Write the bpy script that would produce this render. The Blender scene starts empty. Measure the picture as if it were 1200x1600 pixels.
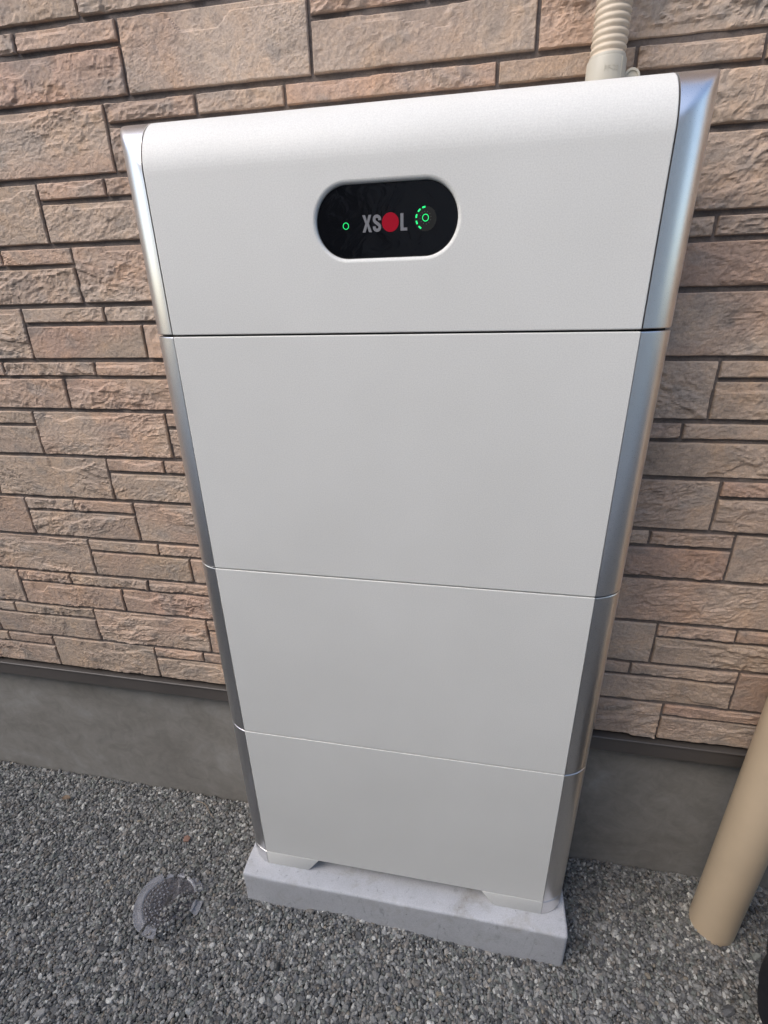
import bpy, bmesh, math, random
import numpy as np
from mathutils import Vector, Matrix

scene = bpy.context.scene
C = scene.collection
R = math.radians

# ------------------------------------------------------------------ camera
cam_d = bpy.data.cameras.new("camera"); cam = bpy.data.objects.new("camera", cam_d)
C.objects.link(cam); scene.camera = cam
cam_d.sensor_fit = 'VERTICAL'; cam_d.sensor_height = 24.0
cam_d.lens = 24.0 * 772.31 / 1600.0
cam_d.clip_start = 0.02; cam_d.clip_end = 400
cam.matrix_world = Matrix(((0.98279596, -0.05188942, 0.17725572, 0.1169),
                           (0.18326564, 0.3931305, -0.90103391, -0.6445),
                           (-0.0229305, 0.91801737, 0.39587661, 1.1597),
                           (0, 0, 0, 1)))
scene.render.resolution_x = 768; scene.render.resolution_y = 1024

# ------------------------------------------------------------------ light
SUN_EL, SUN_AZ = 45.0, -45.0       # azimuth measured from -Y (in front of the wall) towards +X; negative = left
sd = Vector((math.sin(R(SUN_AZ)) * math.cos(R(SUN_EL)), -math.cos(R(SUN_AZ)) * math.cos(R(SUN_EL)), math.sin(R(SUN_EL))))
w = bpy.data.worlds.new("World"); scene.world = w; w.use_nodes = True
nt = w.node_tree; nt.nodes.clear()
sky = nt.nodes.new('ShaderNodeTexSky'); sky.sky_type = 'NISHITA'; sky.sun_disc = False
sky.sun_elevation = R(SUN_EL); sky.sun_rotation = math.atan2(sd.x, sd.y)
sky.air_density = 1.0; sky.dust_density = 1.8; sky.ozone_density = 1.0
bg = nt.nodes.new('ShaderNodeBackground'); bg.inputs[1].default_value = 0.15
wo = nt.nodes.new('ShaderNodeOutputWorld')
nt.links.new(sky.outputs[0], bg.inputs[0]); nt.links.new(bg.outputs[0], wo.inputs[0])
sl = bpy.data.lights.new("sun", 'SUN'); sl.energy = 1.2; sl.angle = R(44); sl.color = (1.0, 0.94, 0.87)
so = bpy.data.objects.new("sun", sl); C.objects.link(so)
so.rotation_euler = sd.to_track_quat('Z', 'Y').to_euler()
vs = scene.view_settings
vs.view_transform = 'Standard'; vs.look = 'None'; vs.gamma = 1.0; vs.use_curve_mapping = False
vs.exposure = 1.08

# ------------------------------------------------------------------ helpers
def tag(o, label=None, cat=None, group=None, kind=None):
    if label: o['label'] = label
    if cat: o['category'] = cat
    if group: o['group'] = group
    if kind: o['kind'] = kind
    return o

def empty(name, loc=(0, 0, 0)):
    o = bpy.data.objects.new(name, None); C.objects.link(o); o.location = loc
    o.empty_display_size = 0.05
    return o

def link_mesh(name, me, mat, parent=None):
    o = bpy.data.objects.new(name, me); C.objects.link(o)
    if mat is not None and not me.materials: me.materials.append(mat)
    if parent is not None:
        o.parent = parent
        o.location = -Vector(parent_origin(parent))
    return o

def parent_origin(p):
    v = Vector((0, 0, 0))
    while p is not None:
        v = v + Vector(p.location); p = p.parent
    return v

def from_bm(name, bm, mat, parent=None, smooth=None, recalc=True):
    if recalc: bmesh.ops.recalc_face_normals(bm, faces=bm.faces[:])
    me = bpy.data.meshes.new(name); bm.to_mesh(me); bm.free()
    if smooth is not None:
        for p in me.polygons: p.use_smooth = True
        if smooth < 180:
            try: me.set_sharp_from_angle(angle=R(smooth))
            except Exception: pass
    return link_mesh(name, me, mat, parent)

def np_mesh(name, verts, quads, mat, parent=None, smooth=False, attrs=None, tri=False):
    me = bpy.data.meshes.new(name)
    n = 3 if tri else 4
    nf = len(quads)
    me.vertices.add(len(verts)); me.vertices.foreach_set('co', np.asarray(verts, np.float32).ravel())
    me.loops.add(nf * n); me.loops.foreach_set('vertex_index', np.asarray(quads, np.int32).ravel())
    me.polygons.add(nf)
    me.polygons.foreach_set('loop_start', np.arange(0, nf * n, n, dtype=np.int32))
    me.polygons.foreach_set('loop_total', np.full(nf, n, np.int32))
    me.polygons.foreach_set('use_smooth', np.full(nf, smooth, bool))
    me.update(calc_edges=True)
    for k, v in (attrs or {}).items():
        a = me.attributes.new(k, 'FLOAT_COLOR', 'POINT')
        a.data.foreach_set('color', np.asarray(v, np.float32).ravel())
    me.validate()
    return link_mesh(name, me, mat, parent)

def bm_box(bm, x0, x1, y0, y1, z0, z1):
    vs_ = [bm.verts.new(p) for p in [(x0, y0, z0), (x1, y0, z0), (x1, y1, z0), (x0, y1, z0),
                                     (x0, y0, z1), (x1, y0, z1), (x1, y1, z1), (x0, y1, z1)]]
    for f in [(0, 3, 2, 1), (4, 5, 6, 7), (0, 1, 5, 4), (1, 2, 6, 5), (2, 3, 7, 6), (3, 0, 4, 7)]:
        bm.faces.new([vs_[i] for i in f])
    return vs_

def bm_prism(bm, pts, axis, lo, hi):
    """polygon pts extruded along axis ('x' : pts are (y,z); 'y' : pts are (x,z); 'z': pts are (x,y))"""
    def P(p, t):
        return (t, p[0], p[1]) if axis == 'x' else ((p[0], t, p[1]) if axis == 'y' else (p[0], p[1], t))
    a = [bm.verts.new(P(p, lo)) for p in pts]; b = [bm.verts.new(P(p, hi)) for p in pts]
    bm.faces.new(a); bm.faces.new(b[::-1])
    n = len(pts)
    for i in range(n): bm.faces.new([a[i], b[i], b[(i + 1) % n], a[(i + 1) % n]])
    return a, b

def bevel_sharp(bm, off, seg=2, ang=30):
    bmesh.ops.recalc_face_normals(bm, faces=bm.faces[:])
    es = [e for e in bm.edges if len(e.link_faces) == 2 and e.calc_face_angle(0) > R(ang)]
    bmesh.ops.bevel(bm, geom=es, offset=off, segments=seg, profile=0.5, affect='EDGES', clamp_overlap=True)

def flatten(o, axis=None, small=0.0025, big=None):
    """keep chamfer strips (or big flat faces) flat so that they do not tilt their neighbours' shading"""
    me = o.data
    for p in me.polygons:
        co = [me.vertices[i].co for i in p.vertices]
        if axis is not None and max(c[axis] for c in co) - min(c[axis] for c in co) < small: p.use_smooth = False
        if big is not None and p.area > big: p.use_smooth = False
    return o
def bm_grid_rows(bm, rows, close_u=False, cap0=False, cap1=False):
    V = [[bm.verts.new(p) for p in r] for r in rows]
    for i in range(len(V) - 1):
        n = len(V[i])
        for j in range(n if close_u else n - 1):
            k = (j + 1) % n
            bm.faces.new([V[i][j], V[i][k], V[i + 1][k], V[i + 1][j]])
    if cap0: bm.faces.new(V[0][::-1])
    if cap1: bm.faces.new(V[-1])
    return V

# ---- noise (numpy) ----
_rs = np.random.RandomState(7)
_PERM = _rs.permutation(4096).astype(np.int64)
_VAL = _rs.rand(4096) * 2 - 1
def _h(i, j, s):
    return _VAL[_PERM[(i + _PERM[(j + _PERM[s & 4095]) & 4095]) & 4095]]
def noise2(x, y, s=0):
    xi = np.floor(x).astype(np.int64); yi = np.floor(y).astype(np.int64)
    fx = x - xi; fy = y - yi
    ux = fx * fx * fx * (fx * (fx * 6 - 15) + 10); uy = fy * fy * fy * (fy * (fy * 6 - 15) + 10)
    a = _h(xi, yi, s); b = _h(xi + 1, yi, s); c = _h(xi, yi + 1, s); d = _h(xi + 1, yi + 1, s)
    return (a * (1 - ux) + b * ux) * (1 - uy) + (c * (1 - ux) + d * ux) * uy

# ---- materials ----
def newmat(name):
    m = bpy.data.materials.new(name); m.use_nodes = True
    t = m.node_tree; t.nodes.clear()
    o = t.nodes.new('ShaderNodeOutputMaterial'); b = t.nodes.new('ShaderNodeBsdfPrincipled')
    t.links.new(b.outputs[0], o.inputs[0])
    return m, t, b
def N(t, typ, **kw):
    n = t.nodes.new(typ)
    for k, v in kw.items():
        if k.startswith('i_'):
            key = k[2:]
            n.inputs[int(key) if key.isdigit() else key].default_value = v
        else: setattr(n, k, v)
    return n
def ramp(t, src, stops):
    r = t.nodes.new('ShaderNodeValToRGB'); e = r.color_ramp.elements
    e[0].position, e[0].color = stops[0][0], (*stops[0][1], 1)
    e[1].position, e[1].color = stops[1][0], (*stops[1][1], 1)
    for p, c in stops[2:]:
        q = e.new(p); q.color = (*c, 1)
    t.links.new(src, r.inputs[0]); return r
def noise_n(t, scale, detail=4, rough=0.55, dist=0.0, vec=None, stretch=None):
    tc = t.nodes.new('ShaderNodeTexCoord'); src = tc.outputs['Object'] if vec is None else vec
    if stretch is not None:
        mp = t.nodes.new('ShaderNodeMapping'); mp.inputs['Scale'].default_value = stretch
        t.links.new(src, mp.inputs[0]); src = mp.outputs[0]
    n = N(t, 'ShaderNodeTexNoise', i_Scale=scale, i_Detail=detail, i_Roughness=rough, i_Distortion=dist)
    t.links.new(src, n.inputs['Vector']); return n
def bump(t, src, strength, dist, prev=None):
    b = N(t, 'ShaderNodeBump', i_Strength=strength, i_Distance=dist)
    t.links.new(src, b.inputs['Height'])
    if prev is not None: t.links.new(prev, b.inputs['Normal'])
    return b.outputs[0]
def mixc(t, fac, a, b, mode='MIX'):
    m = t.nodes.new('ShaderNodeMix'); m.data_type = 'RGBA'; m.blend_type = mode
    for i, v in ((0, fac), (6, a), (7, b)):
        if hasattr(v, 'node') or hasattr(v, 'is_linked'): t.links.new(v, m.inputs[i])
        else: m.inputs[i].default_value = v if i == 0 else (*v, 1)
    return m.outputs[2]

def mat_powder():
    m, t, b = newmat("powder_coat_light_grey")
    n = noise_n(t, 5.0, 3); r = ramp(t, n.outputs[0], [(0.35, (0.660, 0.650, 0.612)), (0.65, (0.690, 0.680, 0.642))])
    n3 = noise_n(t, 620, 3, 0.7); r3 = ramp(t, n3.outputs[0], [(0.30, (0.90, 0.90, 0.90)), (0.64, (1.05, 1.05, 1.05))])
    c = mixc(t, 1.0, r.outputs[0], r3.outputs[0], 'MULTIPLY')
    t.links.new(c, b.inputs['Base Color'])
    nr = noise_n(t, 3.0, 5, 0.6, 1.0, stretch=(1, 1, .5)); rr_ = ramp(t, nr.outputs[0], [(0.3, (0.46,) * 3), (0.7, (0.60,) * 3)]); t.links.new(rr_.outputs[0], b.inputs['Roughness'])
    n2 = noise_n(t, 750, 2)
    t.links.new(bump(t, n2.outputs[0], 0.2, 0.0004), b.inputs['Normal'])
    return m
def mat_alu():
    m, t, b = newmat("satin_aluminium")
    b.inputs['Base Color'].default_value = (0.76, 0.745, 0.735, 1); b.inputs['Metallic'].default_value = 1.0
    n = noise_n(t, 1400, 2); r = ramp(t, n.outputs[0], [(0.3, (0.27,) * 3), (0.7, (0.33,) * 3)])
    t.links.new(r.outputs[0], b.inputs['Roughness'])
    t.links.new(bump(t, n.outputs[0], 0.05, 0.0001), b.inputs['Normal'])
    return m
def mat_plain(name, col, rough=0.6, metal=0.0, bscale=None, bstr=0.2, bd=0.0005, var=0.0, emit=None):
    m, t, b = newmat(name)
    b.inputs['Base Color'].default_value = (*col, 1); b.inputs['Roughness'].default_value = rough
    b.inputs['Metallic'].default_value = metal
    if var:
        n = noise_n(t, 9, 5); r = ramp(t, n.outputs[0], [(0.3, tuple(c * (1 - var) for c in col)), (0.7, tuple(c * (1 + var) for c in col))])
        t.links.new(r.outputs[0], b.inputs['Base Color'])
    if bscale:
        n2 = noise_n(t, bscale, 3); t.links.new(bump(t, n2.outputs[0], bstr, bd), b.inputs['Normal'])
    if emit or 'print' in name or 'dial' in name: b.inputs['Specular IOR Level'].default_value = 0.08
    if emit:
        b.inputs['Emission Color'].default_value = (*emit[0], 1); b.inputs['Emission Strength'].default_value = emit[1]
    return m
def mat_stone():
    m, t, b = newmat("moulded_split_stone")
    at = N(t, 'ShaderNodeAttribute', attribute_name='tint')
    # mottled mineral staining, greyer in blotches and pinker in others
    n1 = noise_n(t, 13, 7, 0.68, 0.6); r1 = ramp(t, n1.outputs[0], [(0.30, (0.76, 0.77, 0.78)), (0.48, (1, 1, 1)), (0.66, (1.10, 1.02, 0.93))])
    c = mixc(t, 1.0, at.outputs['Color'], r1.outputs[0], 'MULTIPLY')
    n2 = noise_n(t, 55, 7, 0.7, 1.2); r2 = ramp(t, n2.outputs[0], [(0.33, (0.74, 0.73, 0.72)), (0.46, (1, 1, 1)), (0.63, (1.12, 1.08, 1.02))])
    c = mixc(t, 0.85, c, r2.outputs[0], 'MULTIPLY')
    n3 = noise_n(t, 330, 4, 0.65); r3 = ramp(t, n3.outputs[0], [(0.34, (0.78,) * 3), (0.6, (1.08,) * 3)])
    c = mixc(t, 0.7, c, r3.outputs[0], 'MULTIPLY')
    t.links.new(c, b.inputs['Base Color'])
    b.inputs['Roughness'].default_value = 0.82
    nb = bump(t, n2.outputs[0], 0.35, 0.0022)
    nb2 = noise_n(t, 190, 6, 0.66, 0.8)
    nb = bump(t, nb2.outputs[0], 0.8, 0.0018, nb)
    t.links.new(nb, b.inputs['Normal'])
    return m
def mat_footing():
    m, t, b = newmat("trowelled_footing_render")
    n = noise_n(t, 4.2, 7, 0.62, 0.55, stretch=(1.0, 1.0, 1.3))
    r = ramp(t, n.outputs[0], [(0.28, (0.175, 0.160, 0.140)), (0.45, (0.220, 0.205, 0.182)), (0.55, (0.245, 0.230, 0.206)), (0.72, (0.31, 0.297, 0.275))])
    n2 = noise_n(t, 22, 8, 0.72, 1.2); r2 = ramp(t, n2.outputs[0], [(0.3, (0.82,) * 3), (0.7, (1.12,) * 3)])
    c = mixc(t, 1.0, r.outputs[0], r2.outputs[0], 'MULTIPLY')
    t.links.new(c, b.inputs['Base Color']); b.inputs['Roughness'].default_value = 0.85
    n3 = noise_n(t, 260, 4, 0.6)
    nb = bump(t, n.outputs[0], 0.15, 0.004); nb = bump(t, n3.outputs[0], 0.35, 0.0008, nb)
    t.links.new(nb, b.inputs['Normal'])
    return m
def mat_slab():
    m, t, b = newmat("cast_concrete")
    n = noise_n(t, 16, 8, 0.72, 0.2); r = ramp(t, n.outputs[0], [(0.3, (0.42, 0.422, 0.43)), (0.5, (0.465, 0.467, 0.48)), (0.7, (0.505, 0.508, 0.525))])
    # brown scuffed dirt in patches
    n2 = noise_n(t, 11, 5, 0.7, 1.0); r2 = ramp(t, n2.outputs[0], [(0.54, (0,) * 3), (0.70, (0.7,) * 3)])
    c = mixc(t, r2.outputs[0], r.outputs[0], (0.33, 0.31, 0.28))
    n3 = noise_n(t, 34, 4, 0.6, 2.0, stretch=(1, 1, 0.25)); r3 = ramp(t, n3.outputs[0], [(0.30, (0.60,) * 3), (0.40, (1,) * 3)])
    c = mixc(t, 0.8, c, r3.outputs[0], 'MULTIPLY')
    np_ = noise_n(t, 120, 2, 0.5); rp_ = ramp(t, np_.outputs[0], [(0.24, (0.45,) * 3), (0.29, (1,) * 3)]); c = mixc(t, 1.0, c, rp_.outputs[0], 'MULTIPLY')
    n4 = noise_n(t, 420, 3, 0.6); r4 = ramp(t, n4.outputs[0], [(0.35, (0.86,) * 3), (0.6, (1.05,) * 3)])
    c = mixc(t, 0.8, c, r4.outputs[0], 'MULTIPLY')
    t.links.new(c, b.inputs['Base Color']); b.inputs['Roughness'].default_value = 0.8
    nb = bump(t, n4.outputs[0], 0.4, 0.0006); nb = bump(t, n3.outputs[0], 0.25, 0.002, nb)
    t.links.new(nb, b.inputs['Normal'])
    return m
def mat_gravel():
    m, t, b = newmat("crushed_stone")
    at = N(t, 'ShaderNodeAttribute', attribute_name='tint')
    n = noise_n(t, 260, 4, 0.6); r = ramp(t, n.outputs[0], [(0.3, (0.78,) * 3), (0.7, (1.18,) * 3)])
    c = mixc(t, 1.0, at.outputs['Color'], r.outputs[0], 'MULTIPLY')
    t.links.new(c, b.inputs['Base Color']); b.inputs['Roughness'].default_value = 0.62
    t.links.new(bump(t, n.outputs[0], 0.4, 0.0012), b.inputs['Normal'])
    return m
def mat_soil():
    m, t, b = newmat("ground_grit")
    tc = t.nodes.new('ShaderNodeTexCoord')
    v = N(t, 'ShaderNodeTexVoronoi', i_Scale=85.0); t.links.new(tc.outputs['Object'], v.inputs['Vector'])
    r = ramp(t, v.outputs['Color'], [(0.1, (0.05, 0.05, 0.048)), (0.85, (0.17, 0.168, 0.16))])
    t.links.new(r.outputs[0], b.inputs['Base Color']); b.inputs['Roughness'].default_value = 0.9
    t.links.new(bump(t, v.outputs['Distance'], 1.0, -0.006), b.inputs['Normal'])
    return m
def mat_glass_black():
    m, t, b = newmat("smoked_display_film")
    b.inputs['Base Color'].default_value = (0.004, 0.0045, 0.006, 1); b.inputs['Roughness'].default_value = 0.16
    b.inputs['Specular IOR Level'].default_value = 0.35
    n = noise_n(t, 26, 2, 0.5, 2.0); t.links.new(bump(t, n.outputs[0], 0.25, 0.004), b.inputs['Normal'])
    return m
def mat_clear(name, col, lo, hi):
    m, t, b = newmat(name)
    o = [n for n in t.nodes if n.type == 'OUTPUT_MATERIAL'][0]
    b.inputs['Base Color'].default_value = (*col, 1); b.inputs['Roughness'].default_value = 0.10
    tr = N(t, 'ShaderNodeBsdfTransparent'); tr.inputs[0].default_value = (0.93, 0.93, 0.95, 1)
    n = noise_n(t, 45, 2, 0.5, 0.5); r = ramp(t, n.outputs[0], [(0.35, (lo,) * 3), (0.65, (hi,) * 3)])
    mx = t.nodes.new('ShaderNodeMixShader')
    t.links.new(r.outputs[0], mx.inputs[0]); t.links.new(tr.outputs[0], mx.inputs[1]); t.links.new(b.outputs[0], mx.inputs[2])
    t.links.new(mx.outputs[0], o.inputs[0])
    return m

M = dict(
    powder=mat_powder(), alu=mat_alu(), stone=mat_stone(), footing=mat_footing(), slab=mat_slab(),
    gravel=mat_gravel(), soil=mat_soil(), film=mat_glass_black(), clear=mat_clear('cloudy_clear_plastic', (.17, .16, .165), .14, .40), rim=mat_clear('frosted_rim_plastic', (.38, .38, .395), .34, .60),
    dark=mat_plain("black_inner_steel", (0.012, 0.012, 0.013), 0.7),
    flash=mat_plain("brown_grey_coated_steel", (0.085, 0.075, 0.068), 0.42, 0.0, 300, 0.1, 0.0004, 0.08),
    pipe=mat_plain("beige_pvc", (0.55, 0.43, 0.295), 0.42, 0, 500, 0.15, 0.0003, 0.05),
    conduit=mat_plain("cream_conduit_plastic", (0.56, 0.47, 0.36), 0.5, 0, 300, 0.1, 0.0003, 0.05),
    fitting=mat_plain("greyish_cream_fitting_plastic", (0.44, 0.41, 0.34), 0.5, 0, 300, 0.1, 0.0003, 0.04),
    screw=mat_plain("zinc_screw", (0.4, 0.4, 0.42), 0.35, 1.0),
    letter=mat_plain("grey_print", (0.20, 0.20, 0.21), 0.6),
    red=mat_plain("red_print", (0.34, 0.006, 0.020), 0.6),
    dial=mat_plain("dark_grey_dial", (0.024, 0.024, 0.023), 0.5),
    led=mat_plain("green_led", (0.02, 0.5, 0.12), 0.5, emit=((0.02, 0.80, 0.20), 0.6)),
    tick=mat_plain("faint_tick_print", (0.10, 0.11, 0.10), 0.6),
    cloth=mat_plain("black_nylon", (0.006, 0.006, 0.010), 0.75, 0, 700, 0.5, 0.0006, 0.2),
    leaf=mat_plain("dry_leaf", (0.20, 0.14, 0.09), 0.8, 0, 200, 0.4, 0.0008, 0.25),
    chip=mat_plain("terracotta_chip", (0.26, 0.15, 0.11), 0.8, 0, 200, 0.4, 0.0008, 0.2),
    twig=mat_plain("dry_twig", (0.28, 0.22, 0.16), 0.8, 0, 200, 0.4, 0.0008, 0.2),
)

# ------------------------------------------------------------------ ground
GZ = -0.098
bm = bmesh.new(); bmesh.ops.create_grid(bm, x_segments=40, y_segments=40, size=40)
for v in bm.verts: v.co.z = GZ - 0.012
g = from_bm("ground", bm, M['soil']); tag(g, kind='structure')

X0s, X1s, Y0s, Y1s = -0.345, 0.345, -0.032, 0.168
def gz(x, y):      # the gentle lie of the gravel
    bank = 0.032 * np.clip(noise2(x * 8 + 2, x * 0 + 5.5, 6) + .2, 0, 1) * np.exp(-np.clip(Y0s - y, 0, 1) / .03) * (np.abs(x) < .40) * (y < Y0s + .01)
    bank = bank + 0.008 * np.clip(noise2(x * 5 + 9, x * 0 + 2.5, 8) + .1, 0, 1) * np.exp(-np.clip(.197 - y, 0, 1) / .05)
    return GZ + bank + 0.006 * noise2(x * 3.1, y * 3.1, 3) + 0.003 * noise2(x * 9, y * 9, 4)

# ------------------------------------------------------------------ house wall
YF = 0.1635          # stone face plane
YG = 0.1665          # groove plane
PIT = 0.0907; Z0 = 0.3485
VG, HG = 0.0024, 0.0      # half vertical groove
def F(a, b): return ('F', [a, b], None)
def S(u, l): return ('S', u, l)
courses = [
 [F(-1.42, -1.16), S([-1.16, -1.07, -.988, -.863], [-1.16, -.863]), F(-.863, -.591), S([-.591, -.4675, -.31, -.16], [-.591, -.33, -.16]), F(-.16, .12),
  S([.12, .26], [.12, .26]), F(.26, .4955), S([.4955, .671, .81], [.4955, .81]), F(.81, 1.03)],
 [F(-1.50, -1.24), S([-1.24, -1.09, -.937, -.725], [-1.24, -1.0, -.725]), F(-.725, -.444), S([-.444, -.2985, -.1655, .1185, .282, .422, .6055], [-.444, -.16, .12, .37, .6055]),
  F(.6055, .87), S([.87, .99], [.87, .99])],
 [S([-1.48, -1.31, -1.18], [-1.48, -1.18]), F(-1.18, -.895), S([-.895, -.7575, -.565, -.400], [-.895, -.636, -.400]), F(-.400, -.1245), S([-.1245, .028, .164], [-.1245, .164]),
  F(.164, .2505), F(.2505, .4530), S([.4530, .581, .76], [.4530, .76]), F(.76, 1.01)],
 [S([-1.45, -1.2, -.97], [-1.45, -1.25, -.97]), F(-.97, -.685), S([-.685, -.520, -.38, -.125], [-.685, -.4535, -.125]), F(-.125, .05), S([.05, .2, .33], [.05, .33]), F(.33, .72),
  S([.72, .85, .98], [.72, .98])],
 [S([-1.40, -1.25, -1.09], [-1.40, -1.09]), F(-1.09, -.809), S([-.809, -.6925, -.5555], [-.809, -.5555]), F(-.5555, -.30), S([-.30, -.1, .1], [-.30, .1]), F(.1, .29),
  S([.29, .4085, .5365], [.29, .5365]), F(.5365, .80), S([.80, .9, 1.04], [.80, 1.04])],
]
WX0, WX1, WZ1 = -3.2, 3.0, 2.75
pal = [(.425, .330, .255), (.420, .308, .238), (.455, .352, .276), (.400, .292, .226), (.460, .365, .292), (.395, .303, .240), (.460, .330, .252), (.420, .290, .222)]
SV, SQ, ST = [], [], []
voff = 0
def stone(x0, x1, z0, z1, seed, fine):
    global voff
    rng = random.Random(seed)
    res = 0.0022 if fine else 0.011
    w_, h_ = x1 - x0, z1 - z0
    nx = max(3, int(w_ / res)); nz = max(3, int(h_ / res))
    xs = np.linspace(x0, x1, nx + 1); zs = np.linspace(z0, z1, nz + 1)
    # duplicate the rim so that it can drop square to the groove
    xs = np.concatenate([[x0 - .0004, x0, x0 + .0011], xs[1:-1], [x1 - .0011, x1, x1 + .0004]]); zs = np.concatenate([[z0 - .0004, z0, z0 + .0010], zs[1:-1], [z1 - .0014, z1, z1 + .0004]])
    X, Z = np.meshgrid(xs, zs)
    sx, sz = rng.uniform(0, 50), rng.uniform(0, 50); sd_ = rng.randrange(4000)
    ang = rng.uniform(-0.5, 0.35); ca, sa = math.cos(ang), math.sin(ang)
    U = (X * ca + Z * sa) + sx; V = (-X * sa + Z * ca) * rng.uniform(1.2, 1.9) + sz
    U = U + 0.006 * noise2(U * 40, V * 40, sd_ + 9)
    rough = rng.choice([0.45, 0.7, 1.0, 1.15])
    small = h_ < 0.03
    h = 0.0009 * noise2(U * 16, V * 16, sd_)
    r1 = 1 - np.abs(noise2(U * 42, V * 42, sd_ + 1)) * 2
    r2 = 1 - np.abs(noise2(U * 95 + 4, V * 95, sd_ + 2)) * 2
    n3 = noise2(U * 190, V * 190, sd_ + 3)
    msk = np.clip(0.55 + 0.9 * noise2(U * 11 + 7, V * 11, sd_ + 4), 0.12, 1.0)
    n4 = noise2(U * 330, V * 300, sd_ + 14)
    h = h + rough * msk * (0.0013 * r1 + 0.0010 * r2 + 0.00062 * n3) + 0.00034 * (0.5 + .5 * msk) * n4 + 0.0003 * n3
    # stepped split ledges
    st = noise2(U * 24 + 3, V * 34, sd_ + 5)
    h = h + 0.0014 * rough * np.clip(st * 9, -1, 1) * msk
    # chipped scallops along an edge (mostly the top one)
    if rng.random() < (0.55 if not small else 0.25):
        top = rng.random() < 0.75
        d = (z1 - Z) if top else (Z - z0)
        dep = (0.13 + 0.32 * np.clip(noise2(X * 26 + sx, X * 0 + 1.5, sd_ + 6) + 0.15, 0, 1)) * min(h_, 0.06)
        t_ = np.clip((dep - d) / 0.0022 + 0.5, 0, 1)
        c0 = x0 + w_ * rng.uniform(0.15, 0.85); wd = w_ * rng.uniform(0.15, 0.4)
        t_ = t_ * np.clip((wd - np.abs(X - c0)) / 0.006, 0, 1)
        h = h - 0.0030 * t_
    # worn arris all round, irregular
    e = np.minimum(np.minimum(X - x0, x1 - X), np.minimum(Z - z0, z1 - Z))
    e = np.maximum(e, 0)
    ew = 0.0018 + 0.0016 * noise2(X * 60, Z * 60, sd_ + 7)
    h = h - 0.0011 * (1 - np.clip(e / np.maximum(ew, .0008), 0, 1)) ** 2
    Y = YF - 0.0018 - (h - h.mean())
    Y = np.minimum(Y, YG - 0.0022)
    Y = np.where(e < 1e-6, Y + .0010, Y)
    # outline wander
    X = X + 0.0003 * noise2(Z * 70, X * 30, sd_ + 8) * (np.abs(X - (x0 + x1) / 2) > w_ / 2 - .004)
    Z = Z + 0.0004 * noise2(X * 45, Z * 30, sd_ + 10) * (np.abs(Z - (z0 + z1) / 2) > h_ / 2 - .004)
    ring = np.zeros_like(X, bool); ring[0, :] = ring[-1, :] = True; ring[:, 0] = ring[:, -1] = True
    Y[ring] = YG + 0.001
    n_, m_ = X.shape
    idx = voff + np.arange(n_ * m_).reshape(n_, m_)
    q = np.stack([idx[:-1, :-1], idx[:-1, 1:], idx[1:, 1:], idx[1:, :-1]], -1).reshape(-1, 4)
    SV.append(np.stack([X, Y, Z], -1).reshape(-1, 3)); SQ.append(q)
    c = np.array(rng.choice(pal)) * rng.uniform(0.93, 1.06)
    c2 = np.array(rng.choice(pal)) * rng.uniform(0.88, 1.05)
    mx = np.clip(0.5 + 0.9 * noise2(U * 9 + 11, V * 9, sd_ + 12), 0, 1)[..., None]
    col = c * (1 - mx) + c2 * mx
    # slate-grey weathering lodged in the chipped spots
    gy = np.clip((noise2(U * 30, V * 30, sd_ + 13) - 0.35) * 2.2, 0, 1)[..., None] * 0.45
    col = col * (1 - gy) + np.array((.27, .245, .22)) * gy
    ST.append(np.concatenate([col, np.ones(col.shape[:2] + (1,))], -1).reshape(-1, 4))
    voff += n_ * m_

rg = random.Random(5)
def extend(pat):
    """continue a course with the same sorts of stones to both ends of the wall"""
    out = list(pat)
    x = pat[0][1][0]; side_full = pat[0][0] == 'F'
    while x > WX0:
        wn = rg.uniform(0.22, 0.34)
        if side_full: out.append(S([x - wn, x - wn * rg.uniform(.35, .65), x], [x - wn, x]))
        else: out.append(F(x - wn, x))
        side_full = not side_full; x -= wn
    x = max(pat[-1][1]); side_full = pat[-1][0] == 'F'
    while x < WX1:
        wn = rg.uniform(0.22, 0.34)
        if side_full: out.append(S([x, x + wn * rg.uniform(.35, .65), x + wn], [x, x + wn]))
        else: out.append(F(x, x + wn))
        side_full = not side_full; x += wn
    return out
ext = [extend(c) for c in courses]
nc = int((WZ1 - Z0) / PIT) + 1
for k in range(nc):
    zb = Z0 + PIT * k + 0.0005
    for bi, (kind, up, lo) in enumerate(ext[k % 5]):
        def add(xa, xb, za, zbb, sub):
            if xb < WX0 or xa > WX1: return
            xc = (xa + xb) / 2
            vis = -1.35 < xc < 0.95 and za < 1.62
            hid = -0.30 < xc < 0.28 and zbb < 1.34
            stone(xa + VG, xb - VG, za, zbb, (k % 5) * 1000 + bi * 20 + sub + (7777 if abs(xc) > 1.5 else 0), vis and not hid)
        if kind == 'F': add(up[0], up[1], zb, zb + 0.0830, 0)
        else:
            for i in range(len(lo) - 1): add(lo[i], lo[i + 1], zb, zb + 0.0535, 1 + i)
            for i in range(len(up) - 1): add(up[i], up[i + 1], zb + 0.0605, zb + 0.0830, 10 + i)

wall = empty("house_wall", (-0.1, 0.17, GZ))
tag(wall, "tan and pink-brown split-stone clad house wall above a mottled grey concrete footing", "wall")
SVa = np.concatenate(SV); SQa = np.concatenate(SQ); STa = np.concatenate(ST)
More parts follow.
